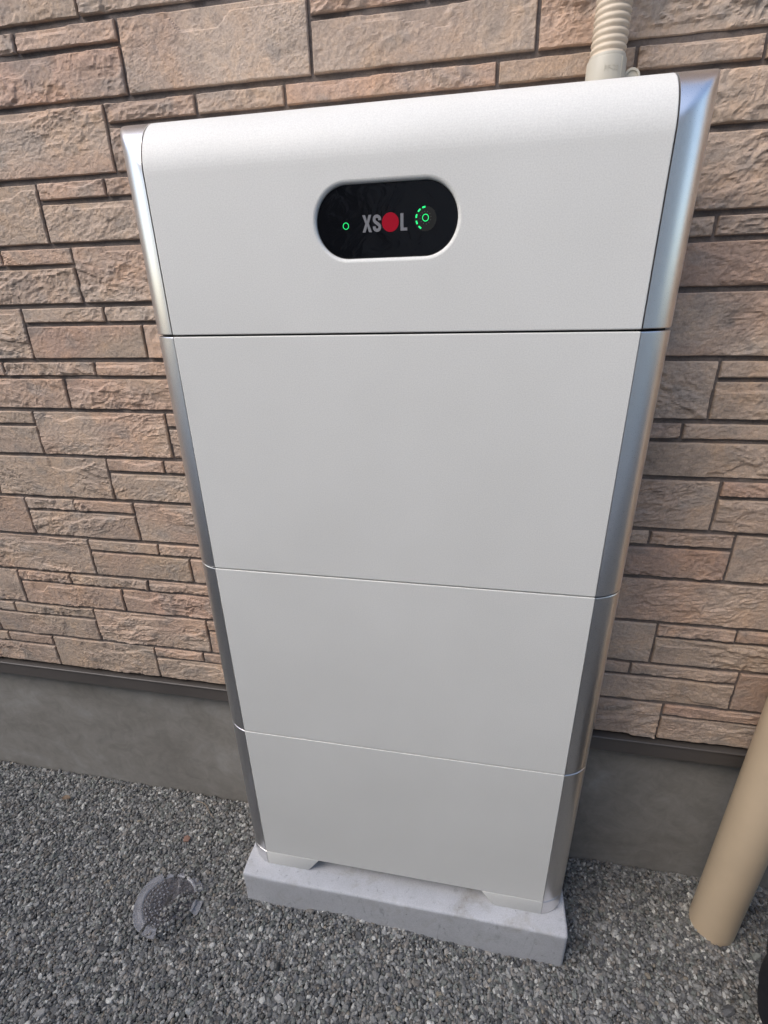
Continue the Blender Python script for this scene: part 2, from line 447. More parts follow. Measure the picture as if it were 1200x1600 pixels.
# the groove backing: sheets with their own dark paint
ztop = Z0 + PIT * nc
b0 = len(SVa)
bv = np.array([(WX0, YG, Z0 + .001), (WX1, YG, Z0 + .001), (WX1, YG, ztop), (WX0, YG, ztop), (WX0, YG + .004, Z0 + .001), (WX1, YG + .004, Z0 + .001), (WX1, YG + .014, Z0 - .0005), (WX0, YG + .014, Z0 - .0005)])
bq = np.array([(0, 1, 2, 3)]) + b0
SVa = np.concatenate([SVa, bv[:4]]); SQa = np.concatenate([SQa, bq])
STa = np.concatenate([STa, np.tile(np.array([[.150, .125, .112, 1]]), (4, 1))])
# the grooves' own colour: ring vertices sit on the painted groove
ringm = SVa[:, 1] > YG + .0005
STa[ringm] = (.150, .125, .112, 1)
sid = np_mesh("stone_siding", SVa, SQa, M['stone'], wall, smooth=False, attrs={'tint': STa})
del SV, SQ, ST, SVa, SQa, STa
# smooth shading with sharp breaks
me = sid.data
me.polygons.foreach_set('use_smooth', np.zeros(len(me.polygons), bool))

bm = bmesh.new(); bm_box(bm, WX0, WX1, YG + .002, YG + .016, Z0 + .0008, ztop - .001)
from_bm("siding_backing", bm, M['flash'], wall)
bm = bmesh.new()
# drip flashing: a lip, a short upstand and a down-turned face
bm_prism(bm, [(0.196, 0.3375), (0.1585, 0.3362), (0.1570, 0.3345), (0.1570, 0.3325), (0.1600, 0.3310), (0.1600, 0.2985), (0.1618, 0.2965), (0.196, 0.2965)], 'x', WX0, WX1)
bevel_sharp(bm, 0.0006, 2)
from_bm("drip_flashing", bm, M['flash'], wall)
bm = bmesh.new()
bm_box(bm, WX0, WX1, 0.197, 0.32, GZ - 0.2, 0.345)
from_bm("footing", bm, M['footing'], wall)
bm = bmesh.new()
bm_box(bm, WX0, WX1, 0.188, 0.32, 0.3385, ztop)
from_bm("wall_core", bm, M['dark'], wall)

# the neighbouring house across the narrow passage, which closes off the low sky
nb = empty("neighbour_house", (0, -2.9, GZ)); tag(nb, "pale plastered neighbouring house across the passage, behind the photographer", "house")
bm = bmesh.new(); bm_box(bm, -7, 9, -3.2, -2.7, GZ - .1, 3.1)
from_bm("wall", bm, mat_plain("pale_plaster", (.72, .68, .61), .9, 0, 60, .3, .003, .06), nb)
bm = bmesh.new(); bm_box(bm, -7.2, 9.2, -3.3, -2.5, 3.1, 3.22)
from_bm("eave", bm, M['flash'], nb)
bm = bmesh.new(); bm_box(bm, -1.9, -.6, -2.72, -2.66, .9, 2.0)
from_bm("window", bm, M['film'], nb)

# unseen pale concrete walkway, added behind the photographer to bounce light upward
bm = bmesh.new(); bm_box(bm, -6, 8, -2.55, -1.25, GZ - .05, GZ + .01)
bounce_path = from_bm("path", bm, mat_plain("bounce_path_concrete", (.52, .50, .46), .85, 0, 90, .3, .002, .1)); tag(bounce_path, kind='structure')

# ------------------------------------------------------------------ concrete slab
bm = bmesh.new()
X0s, X1s, Y0s, Y1s = -0.345, 0.345, -0.032, 0.168
bm_box(bm, X0s, X1s, Y0s, Y1s, GZ - 0.06, 0.0)
bmesh.ops.subdivide_edges(bm, edges=bm.edges[:], cuts=9, use_grid_fill=True)
ed = [e for e in bm.edges if len(e.link_faces) == 2 and e.calc_face_angle(0) > R(60)]
bmesh.ops.bevel(bm, geom=ed, offset=0.006, segments=3, profile=0.6, affect='EDGES')
for v in bm.verts:
    x, y, z = v.co
    n_ = float(noise2(np.array(x * 22.), np.array(y * 22. + z * 17.), 21)); n2_ = float(noise2(np.array(x * 60.), np.array(y * 60. + z * 50.), 22))
    if z < -0.001 or True:
        if y < Y0s + .008: v.co.y += 0.0012 * n_ + .0006 * n2_
        if abs(x) > X1s - .008: v.co.x += 0.0014 * n_ + .0006 * n2_
slab = from_bm("concrete_base_slab", bm, M['slab'], smooth=40)
tag(slab, "pale grey cast concrete slab carrying the tall white battery cabinet on the gravel", "slab")

# ------------------------------------------------------------------ battery cabinet
T0 = R(23)
A_, B_ = 0.2952, 0.0400      # front panel half width, depth of the rounded side trim
XO = 0.3375; YB = 0.150
ZB = [0.04, 0.40, 0.76, 1.12]; ZC, BZ, BY = 1.303, 0.063, 0.050; ZT = ZC + BZ
tower = empty("battery_cabinet", (0, 0.07, 0.0))
tag(tower, "tall light grey stacked battery cabinet with silver side trims and oval black display", "battery cabinet")

def side_pts(y_top=0.0, inset=0.0, s=1, ns=16, gap=.0003):
    """outline of a side trim at one height, starting beside the panel and running round to the back"""
    pts = []
    a = A_ + gap
    for i in range(ns + 1):
        t = T0 + (math.pi / 2 - T0) * i / ns
        x = a + (XO - a) * (math.sin(t) - math.sin(T0)) / (1 - math.sin(T0)); y = B_ * (1 - math.cos(t) / math.cos(T0))
        nx_, ny_ = math.sin(t), -math.cos(t)
        pts.append((x - inset * nx_, y - inset * ny_))
    for i in range(1, 9):
        pts.append((XO - inset, B_ + (YB - B_) * i / 8))
    p = 7.0
    out = []
    for x, y in pts:
        if y_top > 0: y = min(YB, (max(y, 0) ** p + y_top ** p) ** (1 / p))
        out.append((s * x, y))
    return out
def trim(z0, z1, s, parent):
    bm = bmesh.new(); rows = []
    c = 0.0013
    for z, ins in ((z0, c), (z0 + c * .3, c * .35), (z0 + c, 0), (z0 + (z1 - z0) / 2, 0), (z1 - c, 0), (z1 - c * .3, c * .35), (z1, c)):
        r = [(x, y, z) for x, y in side_pts(0, ins, s)]
        xi = s * (A_ + 0.0003)
        rows.append(r + [(xi, YB, z)])
    bm_grid_rows(bm, rows, close_u=True, cap0=True, cap1=True)
    return flatten(from_bm("side_trim", bm, M['alu'], parent, smooth=50), 2)
def trim_top(z0, s, parent):
    bm = bmesh.new(); rows = []
    c = 0.0013
    zs = [(z0, c, 0), (z0 + c * .3, c * .35, 0), (z0 + c, 0, 0), (z0 + .06, 0, 0), (z0 + .12, 0, 0), (ZC - .02, 0, 0)]
    for i in range(0, 25):
        t = math.pi / 2 * i / 24
        zs.append((ZC + BZ * math.sin(t), 0, BY * (1 - math.cos(t))))
    for y in (.06, .075, .09, .105, .12, .135, .15): zs.append((ZT, 0, y))
    for z, ins, yt in zs:
        r = [(x, y, z) for x, y in side_pts(yt, ins, s, 22, .0011)]
        rows.append(r + [(s * (A_ + 0.0011), YB, z)])
    bm_grid_rows(bm, rows, close_u=True, cap0=True, cap1=False)
    bmesh.ops.remove_doubles(bm, verts=bm.verts[:], dist=1e-5)
    o = from_bm("side_trim", bm, M['alu'], parent, smooth=55)
    for p in o.data.polygons:
        if max(o.data.vertices[i].co.z for i in p.vertices) < z0 + .003: p.use_smooth = False
    return o

def panel(z0, z1, parent, name):
    bm = bmesh.new(); bm_box(bm, -A_, A_, 0, YB, z0, z1); bevel_sharp(bm, 0.0013, 3)
    return flatten(from_bm(name, bm, M['powder'], parent, smooth=35), big=.0015)

G = 0.0009
for i in range(3):
    z0, z1 = ZB[i] + (G if i else 0.0006), ZB[i + 1] - G
    e = panel(z0, z1 - (0.0005 if i == 2 else 0), tower, "battery_module")
    trim(z0, z1 - (0.0005 if i == 2 else 0), -1, e); trim(z0, z1 - (0.0005 if i == 2 else 0), 1, e)
# dark inner frame seen through the joints
bm = bmesh.new(); bm_box(bm, -A_ + .004, A_ - .004, .006, YB - .003, ZB[0] + .004, ZB[3] + .1)
bm_box(bm, A_ - .003, XO - .008, .030, YB - .004, ZB[0] + .004, ZB[3] + .1); bm_box(bm, -XO + .008, -A_ + .003, .030, YB - .004, ZB[0] + .004, ZB[3] + .1)

# power module cover with display recess
DZ, DR, DW = 1.2425, 0.0378, 0.0828 - 0.0378
zb, zt = ZB[3] + 0.0010, ZC - 0.014
def stadium(n, grow, y, cx=0, cz=DZ, r=DR, hw=DW):
    pts = []
    for i in range(n):
        a = 2 * math.pi * (i + 0.5) / n
        c, s_ = math.cos(a), math.sin(a)
        pts.append((cx + (hw if c > 0 else -hw) + (r + grow) * c, y, cz + (r + grow) * s_))
    return pts
NS = 96
bmc = bmesh.new()
outer = []
st0 = stadium(NS, 0.0045, 0)
x0, x1 = -A_ + .0013, A_ - .0013
for (x, y, z) in st0:      # project outward on the panel rectangle
    dx, dz = x, z - DZ
    k = min((x1 / abs(dx)) if dx else 1e9, ((zt - DZ) / dz) if dz > 0 else ((DZ - zb - .0013) / -dz) if dz < 0 else 1e9)
    outer.append((dx * k, 0, DZ + dz * k))
rows = [outer, [((a[0] + b[0]) / 2, 0, (a[2] + b[2]) / 2) for a, b in zip(outer, st0)], st0,
        stadium(NS, 0.0030, 0.00025), stadium(NS, 0.0016, 0.0010), stadium(NS, 0.0006, 0.0022), stadium(NS, 0.0002, 0.0036), stadium(NS, 0.0002, 0.006)]
V = bm_grid_rows(bmc, rows, close_u=True)
# fill the four rectangle corners missed by the projection
corners = [(x0, zb + .0013), (x1, zb + .0013), (x1, zt), (x0, zt)]
ov = V[0]
for cx, cz in corners:
    best = None
    for i in range(NS):
        a, b = ov[i].co, ov[(i + 1) % NS].co
        if (abs(a.x - cx) < 1e-6 and abs(b.z - cz) < 1e-6) or (abs(b.x - cx) < 1e-6 and abs(a.z - cz) < 1e-6):
            best = i
    if best is not None:
        bmc.faces.new([ov[best], bmc.verts.new((cx, 0, cz)), ov[(best + 1) % NS]])
# side/bottom/top skin (front face left out)
prof = [(0, zb + .0013), (0.0003, zb + .0004), (0.0013, zb), (YB, zb), (YB, ZT)]
for y in (.12, .09, .07): prof.append((y, ZT))
for i in range(24, -1, -1):
    t = math.pi / 2 * i / 24
    prof.append((BY * (1 - math.cos(t)), ZC + BZ * math.sin(t)))
prof.append((0, ZC - .014))
def prow(x, ins): 
    o = []
    for k, (y, z) in enumerate(prof):
        yy = min(YB, y + ins) if y < YB - .001 else y
        zz = z - (ins if z > ZC + 0.02 else 0)
        o.append((x, yy, zz))
    return o
rowsx = [prow(-A_, .0013), prow(-A_ + .0004, .0004), prow(x0, 0), prow(x1, 0), prow(A_ - .0004, .0004), prow(A_, .0013)]
Vp = [[bmc.verts.new(p) for p in r] for r in rowsx]
n = len(prof)
for i in range(len(Vp) - 1):
    for j in range(n):
        k = (j + 1) % n
        if j == n - 1 and i == 2: continue          # the flat front is the display sheet built above
        try: bmc.faces.new([Vp[i][j], Vp[i][k], Vp[i + 1][k], Vp[i + 1][j]])
        except ValueError: pass
bmc.faces.new(Vp[0]); bmc.faces.new(Vp[-1][::-1])
bmesh.ops.remove_doubles(bmc, verts=bmc.verts[:], dist=2e-5)
cover = from_bm("control_module", bmc, M['powder'], tower, smooth=30)
for p in cover.data.polygons:
    xs_ = [abs(cover.data.vertices[i].co.x) for i in p.vertices]; ys_ = [cover.data.vertices[i].co.y for i in p.vertices]
    zs_ = [cover.data.vertices[i].co.z for i in p.vertices]
    if (max(xs_) - min(xs_) < .0016 and min(xs_) > A_ - .0015) or (max(ys_) < 1e-6 and max(zs_) < ZC - .012): p.use_smooth = False
trim_top(ZB[3] + .0010, -1, cover); trim_top(ZB[3] + .0010, 1, cover)
chs = from_bm("inner_frame", bm, M['dark'], tower)

# feet
for s in (-1, 1):
    bm = bmesh.new()
    bm_prism(bm, [(s * A_, 0.0004), (s * 0.2005, 0.0004), (s * 0.1745, 0.0395), (s * A_, 0.0395)], 'y', 0.0, YB - .002)
    bevel_sharp(bm, 0.0011, 2)
    ft = from_bm("base_foot", bm, M['powder'], tower, smooth=35)
    trim(0.0004, 0.0398, s, ft)

# display: glass + print + lights
bm = bmesh.new()
r0 = stadium(NS, -0.0002, 0.0042); r1 = stadium(NS, -0.0008, 0.0034)
r2 = stadium(NS, -0.0002, 0.012)
V = bm_grid_rows(bm, [r2, r0, r1], close_u=True, cap0=True, cap1=True)
disp = from_bm("display", bm, M['film'], tower, smooth=35)
YD = 0.0034
def flat(name, polys, mat, th=0.00035, y=YD):
    bm = bmesh.new()
    for p in polys: bm_prism(bm, p, 'y', y - th, y + .0002)
    return from_bm(name, bm, mat, disp)
zc = 1.2405; h2 = 0.0088
X = lambda cx, w_: [[(cx - w_/2, zc - h2), (cx - w_/2 + .0036, zc - h2), (cx, zc - .0022), (cx + w_/2 - .0036, zc - h2), (cx + w_/2, zc - h2), (cx + .0021, zc), (cx + w_/2 - .0002, zc + h2), (cx + w_/2 - .0036, zc + h2), (cx, zc + .0024), (cx - w_/2 + .0036, zc + h2), (cx - w_/2 + .0002, zc + h2), (cx - .0021, zc)]]
flat("logo_letter", X(-0.0221, 0.0112), M['letter'])
flat("logo_letter", [[(0.0173, zc - h2), (0.0252, zc - h2), (0.0252, zc - h2 + .0030), (0.0208, zc - h2 + .0030), (0.0208, zc + h2), (0.0173, zc + h2)]], M['letter'])
# S as a thick ribbon
def ribbon(path, hw):
    L, Rr = [], []
    for i, (x, z) in enumerate(path):
        a = path[max(i - 1, 0)]; b = path[min(i + 1, len(path) - 1)]
        dx, dz = b[0] - a[0], b[1] - a[1]; l = math.hypot(dx, dz); nx_, nz_ = -dz / l, dx / l
        L.append((x + nx_ * hw, z + nz_ * hw)); Rr.append((x - nx_ * hw, z - nz_ * hw))
    return [[L[i], L[i + 1], Rr[i + 1], Rr[i]] for i in range(len(path) - 1)]
cx = -0.0103; rx = 0.0033; rz = 0.0030; hw = 0.00165; pth = []
pth.append((cx + rx, zc + h2 - hw - rz - .0012)); 
for i in range(0, 13): a = math.pi * i / 12; pth.append((cx + rx * math.cos(a), zc + h2 - hw - rz + rz * math.sin(a)))
for i in range(1, 8):
    t = i / 8; s_ = t * t * (3 - 2 * t)
    pth.append((cx - rx + 2 * rx * s_, zc + h2 - hw - rz - .0008 - t * (2 * h2 - 2 * hw - 2 * rz - .0016)))
for i in range(0, 13): a = -math.pi * i / 12; pth.append((cx + rx * math.cos(a), zc - h2 + hw + rz + rz * math.sin(a)))
pth.append((cx - rx, zc - h2 + hw + rz + .0012))
bm = bmesh.new()
rb = ribbon(pth, hw)
fr = []; bk = []
Lp = [q[0] for q in rb] + [rb[-1][1]]; Rp = [q[3] for q in rb] + [rb[-1][2]]
rows = [[(x, YD - .00035, z) for x, z in Lp], [(x, YD - .00035, z) for x, z in Rp], [(x, YD + .0002, z) for x, z in Rp], [(x, YD + .0002, z) for x, z in Lp]]
bm_grid_rows(bm, rows + [rows[0]])
bmesh.ops.remove_doubles(bm, verts=bm.verts[:], dist=1e-6)
from_bm("logo_letter", bm, M['letter'], disp)
circ = lambda cx, cz, r, n=40: [(cx + r * math.cos(2 * math.pi * i / n), cz + r * math.sin(2 * math.pi * i / n)) for i in range(n)]
flat("logo_dot", [circ(0.0055, zc + .0004, 0.0099)], M['red'])
def ring(name, cx, cz, r, hw, mat, a0=0, a1=360, th=.0004, y=YD, n=40):
    bm = bmesh.new(); rows = []
    full = a1 - a0 >= 360
    m = n if full else n + 1
    for rr, yy in ((r - hw, y + .0002), (r - hw, y - th), (r + hw, y - th), (r + hw, y + .0002)):
        rows.append([(cx + rr * math.cos(R(a0 + (a1 - a0) * i / n)), yy, cz + rr * math.sin(R(a0 + (a1 - a0) * i / n))) for i in range(m)])
    bm_grid_rows(bm, rows, close_u=full)
    return from_bm(name, bm, mat, disp)
ring("status_light", -0.0476, 1.2392, 0.0033, 0.00026, M['led'])
flat("charge_dial", [circ(0.0462, 1.2425, 0.0125)], M['dial'], th=.0002)
ring("status_light", 0.0462, 1.2435, 0.0034, 0.00032, M['led'], th=.0006)
for a in (103, 134, 167, 200, 232):
    ring("charge_light", 0.0468, 1.2430, 0.0113, 0.0008, M['led'], a - 9, a + 9, th=.0006, n=8)
bm = bmesh.new()
for k in range(12):
    a = R(30 * k + 8); c0, c1 = 0.0058, 0.0068
    d = (math.cos(a), math.sin(a)); nrm = (-d[1] * .0003, d[0] * .0003)
    p = [(0.0462 + d[0] * c0 + nrm[0], 1.2435 + d[1] * c0 + nrm[1]), (0.0462 + d[0] * c1 + nrm[0], 1.2435 + d[1] * c1 + nrm[1]),
         (0.0462 + d[0] * c1 - nrm[0], 1.2435 + d[1] * c1 - nrm[1]), (0.0462 + d[0] * c0 - nrm[0], 1.2435 + d[1] * c0 - nrm[1])]
    bm_prism(bm, p, 'y', YD - .0005, YD)
from_bm("dial_tick_marks", bm, M['tick'], disp)

# ------------------------------------------------------------------ corrugated conduit with fitting
CX, CY = 0.2415, 0.121
con = empty("flexible_conduit", (CX, CY, ZT))
tag(con, "cream corrugated conduit rising up the wall from the cabinet's top right", "conduit")
bm = bmesh.new(); rows = []
pitch = 0.0064; z = 1.392
NR = 40
while z < 2.6:
    fine = z < 1.62
    for f_, r in ((0, .0176), (.18, .0186), (.34, .01935), (.5, .0196), (.66, .01935), (.82, .0186)):
        zz = z + pitch * f_
        bx = CX + 0.0025 * max(0, zz - 1.40) + 0.004 * math.sin(max(0, zz - 1.4) * 3)
        by = CY + 0.004 * math.sin(max(0, zz - 1.4) * 2.2)
        rows.append([(bx + r * math.cos(2 * math.pi * i / NR), by + r * math.sin(2 * math.pi * i / NR), zz) for i in range(NR)])
    z += pitch
bm_grid_rows(bm, rows, close_u=True, cap1=True)
from_bm("corrugated_tube", bm, M['conduit'], con, smooth=180)
def lathe(bm, cx, cy, prof_, n=48):
    rows = [[(cx + r * math.cos(2 * math.pi * i / n), cy + r * math.sin(2 * math.pi * i / n), z) for i in range(n)] for r, z in prof_]
    return bm_grid_rows(bm, rows, close_u=True, cap0=True, cap1=True)
bm = bmesh.new()
lathe(bm, CX, CY, [(.0180, ZT - .012), (.0180, 1.378), (.0218, 1.378), (.0219, 1.3795), (.0215, 1.4035), (.0210, 1.4050), (.0200, 1.4054), (.0200, 1.4075), (.0196, 1.4085), (.0182, 1.4085)])
fit = from_bm("conduit_fitting", bm, M['fitting'], con, smooth=35)
# mould seam rib and screw lug
bm = bmesh.new()
a = R(-50)
bm_box(bm, -.0006, .0006, -.0007, .0010, 1.379, 1.4035)
for v in bm.verts:
    x, y = v.co.x, v.co.y + -0.0214
    v.co.x = CX + x * math.cos(a + math.pi / 2) - y * math.sin(a + math.pi / 2); v.co.y = CY + x * math.sin(a + math.pi / 2) + y * math.cos(a + math.pi / 2)
from_bm("mould_rib", bm, M['fitting'], fit)
bm = bmesh.new()
lx, lz = CX + .0285, 1.3870
for r_, y0, y1 in ((.0092, .1160, .1225), ):
    rows = []
    for rr, yy in ((r_, y1), (r_, y0 + .0006), (r_ - .0006, y0), (.0068, y0), (.0064, y0 + .0014), (.003, y0 + .0014)):
        rows.append([(lx + rr * math.cos(2 * math.pi * i / 32), yy, lz + rr * math.sin(2 * math.pi * i / 32)) for i in range(32)])
    bm_grid_rows(bm, rows, close_u=True, cap0=True, cap1=True)
bm_box(bm, CX + .018, lx - .005, .1168, .1218, lz - .006, lz + .004)
lug = from_bm("screw_lug", bm, M['fitting'], fit, smooth=35)
bm = bmesh.new()
rows = [[(CX + .0225 + rr * math.cos(2 * math.pi * i / 16), yy, 1.3822 + rr * math.sin(2 * math.pi * i / 16)) for i in range(16)] for rr, yy in ((.0030, .112), (.0030, .1075), (.0024, .1068))]
bm_grid_rows(bm, rows, close_u=True, cap0=True, cap1=True)
from_bm("screw", bm, M['screw'], fit, smooth=40)
# raised PF-28 lettering wrapped on the fitting
cu = bpy.data.curves.new("raised_lettering", 'FONT'); cu.body = "PF-28"; cu.size = 0.0072; cu.extrude = 0.0003; cu.align_x = 'CENTER'
tmp = bpy.data.objects.new("tmp", cu)
me = bpy.data.meshes.new_from_object(tmp); bpy.data.objects.remove(tmp)
me.name = "raised_lettering"
ac = R(-84)
for v in me.vertices:
    x, y, z = v.co
    a = ac + x / 0.0217; r_ = 0.0217 + z
    v.co = (CX + r_ * math.cos(a), CY + r_ * math.sin(a), 1.3905 + y)
me.materials.clear()
link_mesh("raised_lettering", me, M['fitting'], fit)

# ------------------------------------------------------------------ downpipe
PX, PY, PR = 0.671, 0.1010, 0.0425
bm = bmesh.new()
lathe(bm, PX, PY, [(PR - .003, GZ - .05), (PR, GZ - .05), (PR, 0.3), (PR, 1.0), (PR, 1.9), (PR, 2.7), (PR - .003, 2.7)], 72)
pipe = from_bm("downpipe", bm, M['pipe'], smooth=40)
tag(pipe, "thick beige plastic drainpipe standing in the gravel near the right wall", "drainpipe")

# ------------------------------------------------------------------ clear plastic lid in the gravel
LX, LY, LR = -0.514, -0.073, 0.0735
def lid_mesh(rim):
    bm = bmesh.new()
    prof_ = [(0.0, .0050), (.008, .0050), (.016, .0052), (.022, .0060), (.026, .0050), (.032, .0052), (.036, .0062), (.040, .0052), (.046, .0052), (.050, .0056),
             (.0535, .0050), (.0555, .0072), (.058, .0078), (.0605, .0070), (.0625, .0030), (.066, .0022), (.0705, .0022), (.0728, .0030), (.0735, .0022)]
    n = 120
    prev = None; rng = random.Random(3)
    def keep(r, a):
        d = math.degrees(a) % 360
        notch = 60 < d < 128 and r > .050 + .012 * abs(math.sin(a * 7)) + .004 * math.sin(a * 13)
        gap = (272 < d < 348 or 12 < d < 30) and r > .046 + .008 * math.sin(a * 9)
        crack = abs(((d - 246 + 180) % 360) - 180) < 1.6 + 60 * max(0, r - .02) * .35 and r > .012
        return not (notch or gap or crack)
    rings = []
    for r, z in prof_:
        row = []
        for i in range(n):
            a = 2 * math.pi * i / n
            rr = r + 0.0006 * math.sin(5 * a + r * 90)
            zz = z
            if .012 < r < .052:      # embossed dashes
                zz += 0.0016 if (int(i / 5 + r * 260) % 2 == 0 and int(r * 170) % 2 == 0) else 0
            # the left part is lifted along the crack
            lift = 0.004 * max(0, math.cos(a - R(200)))
            row.append((rr * math.cos(a), rr * math.sin(a), zz + lift * (r / LR)))
        rings.append(row)
    V = [[bm.verts.new(p) for p in row] for row in rings[1:]]
    for i in range(len(V) - 1):
        for j in range(n):
            k = (j + 1) % n
            rm = (prof_[i + 1][0] + prof_[i + 2][0]) / 2; am = 2 * math.pi * (j + .5) / n
            isr = rm > .0535
            if keep(rm, am) and isr == rim: bm.faces.new([V[i][j], V[i][k], V[i + 1][k], V[i + 1][j]])
    if not rim: bm.faces.new(V[0])
    bmesh.ops.delete(bm, geom=[v for v in bm.verts if not v.link_faces], context='VERTS')
    return bm
lid = empty("plastic_lid")
for rim_, nm, mt in ((False, "lid_face", M['clear']), (True, "lid_rim", M['rim'])):
    bm = lid_mesh(rim_)
    bmesh.ops.recalc_face_normals(bm, faces=bm.faces[:])
    bmesh.ops.solidify(bm, geom=bm.faces[:], thickness=0.0011)
    from_bm(nm, bm, mt, lid, smooth=45)
lid.location = (LX, LY, GZ + 0.0115); lid.rotation_euler = (R(-3.5), R(5.5), R(4))
tag(lid, "broken round clear plastic lid half sunk in the gravel left of the slab", "lid")
bm = bmesh.new()
bm_prism(bm, [(-.029, -.061), (-.0262, -.0625), (-.004, -.012), (.002, .006), (-.001, .018), (-.0045, .010), (-.0075, -.010)], 'z', 0.0010, 0.0022)
cr = from_bm("crack_edge", bm, mat_plain("grimy_crack", (.05, .047, .045), .5), None)
cr.parent = lid; cr.location = (0, 0, 0.0045)

bm = bmesh.new(); rl_ = random.Random(8)
for rr, step in ((.0205, 24), (.0300, 15), (.0395, 12), (.0480, 10)):
    for k in range(int(170 / step)):
        a0 = R(118 + k * step + rr * 300); da = R(step * .28); lift = .004 * max(0, math.cos(a0 - R(200))) * rr / LR
        pts = []
        for q in range(12):
            b_ = 2 * math.pi * q / 12
            aa = a0 + da * math.cos(b_); r2_ = rr + .0016 * math.sin(b_)
            pts.append((r2_ * math.cos(aa), r2_ * math.sin(aa)))
        bm_prism(bm, pts, 'z', .0062 + lift, .0082 + lift)
bevel_sharp(bm, .0006, 2)
from_bm("embossed_marks", bm, M['rim'], lid, smooth=60).location = (0, 0, 0)

# ------------------------------------------------------------------ black cloth item at the right, full shape and carrying loop guessed
bm = bmesh.new(); rows = []
BXc, BYc = 0.852, -0.085
nzr, nn = 26, 72
for i in range(nzr + 1):
    t = i / nzr
    zz = GZ - .004 + 0.36 * t
    tp = 1 if t < .9 else 1 * (1 - ((t - .9) / .1) ** 2 * .35)
    ax, ay = 0.168 * tp * (0.9 + .1 * min(1, t * 8)), 0.075 * (1 - .45 * t ** 1.5)
    row = []
    for j in range(nn):
        a = 2 * math.pi * j / nn
        c, s_ = math.cos(a), math.sin(a)
        k = (abs(c) ** 3.2 + abs(s_) ** 3.2) ** (-1 / 3.2)
        wr = 1 + 0.025 * float(noise2(np.array(a * 2.2 + 3), np.array(t * 7), 31)) + 0.012 * float(noise2(np.array(a * 6.), np.array(t * 19), 32))
        row.append((BXc - .065 * t + ax * k * c * wr, BYc + ay * k * s_ * wr, zz))
    rows.append(row)
bm_grid_rows(bm, rows, close_u=True, cap0=True, cap1=True)
cloth_item = empty("black_cloth_item", (BXc, BYc, GZ)); tag(cloth_item, "black cloth item cut by the lower right edge, its full shape guessed", "cloth_item")
from_bm("cloth_item_body", bm, M['cloth'], cloth_item, smooth=60)
bm = bmesh.new(); rows = []
for i in range(25):
    a = math.pi * i / 24
    cxh, czh = BXc - .065 - .07 * math.cos(a), GZ + .35 + .11 * math.sin(a)
    rows.append([(cxh + .004 * math.cos(b_) * math.cos(a), BYc + .011 * math.sin(b_), czh - .004 * math.cos(b_) * math.sin(a)) for b_ in [2 * math.pi * q / 10 for q in range(10)]])
bm_grid_rows(bm, rows, close_u=True, cap0=True, cap1=True)
from_bm("guessed_handle", bm, M['cloth'], cloth_item, smooth=60)

# ------------------------------------------------------------------ leaf scraps, chip, twig
def scrap(name, loc, size, mat, label, cat, seed, curl=.25):
    rng = random.Random(seed); bm = bmesh.new(); n = 9; m = 5; V = []
    for i in range(n):
        t = i / (n - 1); wdt = size * .32 * math.sin(math.pi * (0.06 + .9 * t)) * rng.uniform(.75, 1.1)
        V.append([bm.verts.new((size * (t - .5), wdt * (j / (m - 1) * 2 - 1), size * curl * ((j / (m - 1) * 2 - 1) ** 2 * .6 + math.sin(t * 3) * .35) + rng.uniform(-1, 1) * size * .02)) for j in range(m)])
    for i in range(n - 1):
        for j in range(m - 1): bm.faces.new([V[i][j], V[i + 1][j], V[i + 1][j + 1], V[i][j + 1]])
    bmesh.ops.recalc_face_normals(bm, faces=bm.faces[:])
    bmesh.ops.solidify(bm, geom=bm.faces[:], thickness=size * .03)
    o = from_bm(name, bm, mat, smooth=60); o.location = loc; o.rotation_euler = (rng.uniform(-.3, .3), rng.uniform(-.3, .3), rng.uniform(0, 6))
    return tag(o, label, cat)
scrap("dry_leaf", (-.945, .113, GZ + .012), .024, M['leaf'], "small curled brown dry leaf on the gravel at far left", "leaf", 1)
bm = bmesh.new(); bm_prism(bm, [(-.008, -.006), (.005, -.0075), (.009, .002), (.001, .0075), (-.007, .005)], 'z', 0, .004); bevel_sharp(bm, .001, 2)
ch = from_bm("clay_chip", bm, M['chip'], smooth=50); ch.location = (-.556, .070, GZ + .008); ch.rotation_euler = (.3, .2, .4)
tag(ch, "small orange-brown clay chip on the gravel above the plastic lid", "chip")
bm = bmesh.new(); rows = []
for i in range(12):
    t = i / 11; r_ = .0011 * (1 - .5 * t)
    rows.append([(.075 * (t - .5), .006 * math.sin(t * 5) + r_ * math.cos(q * math.pi / 3), .002 * math.sin(t * 7) + r_ * math.sin(q * math.pi / 3)) for q in range(6)])
bm_grid_rows(bm, rows, close_u=True, cap0=True, cap1=True)
tw = from_bm("twig", bm, M['twig'], smooth=180); tw.location = (-.545, .150, GZ + .013); tw.rotation_euler = (.05, .08, -.35)
tag(tw, "thin pale dry twig lying on the gravel by the footing", "twig")

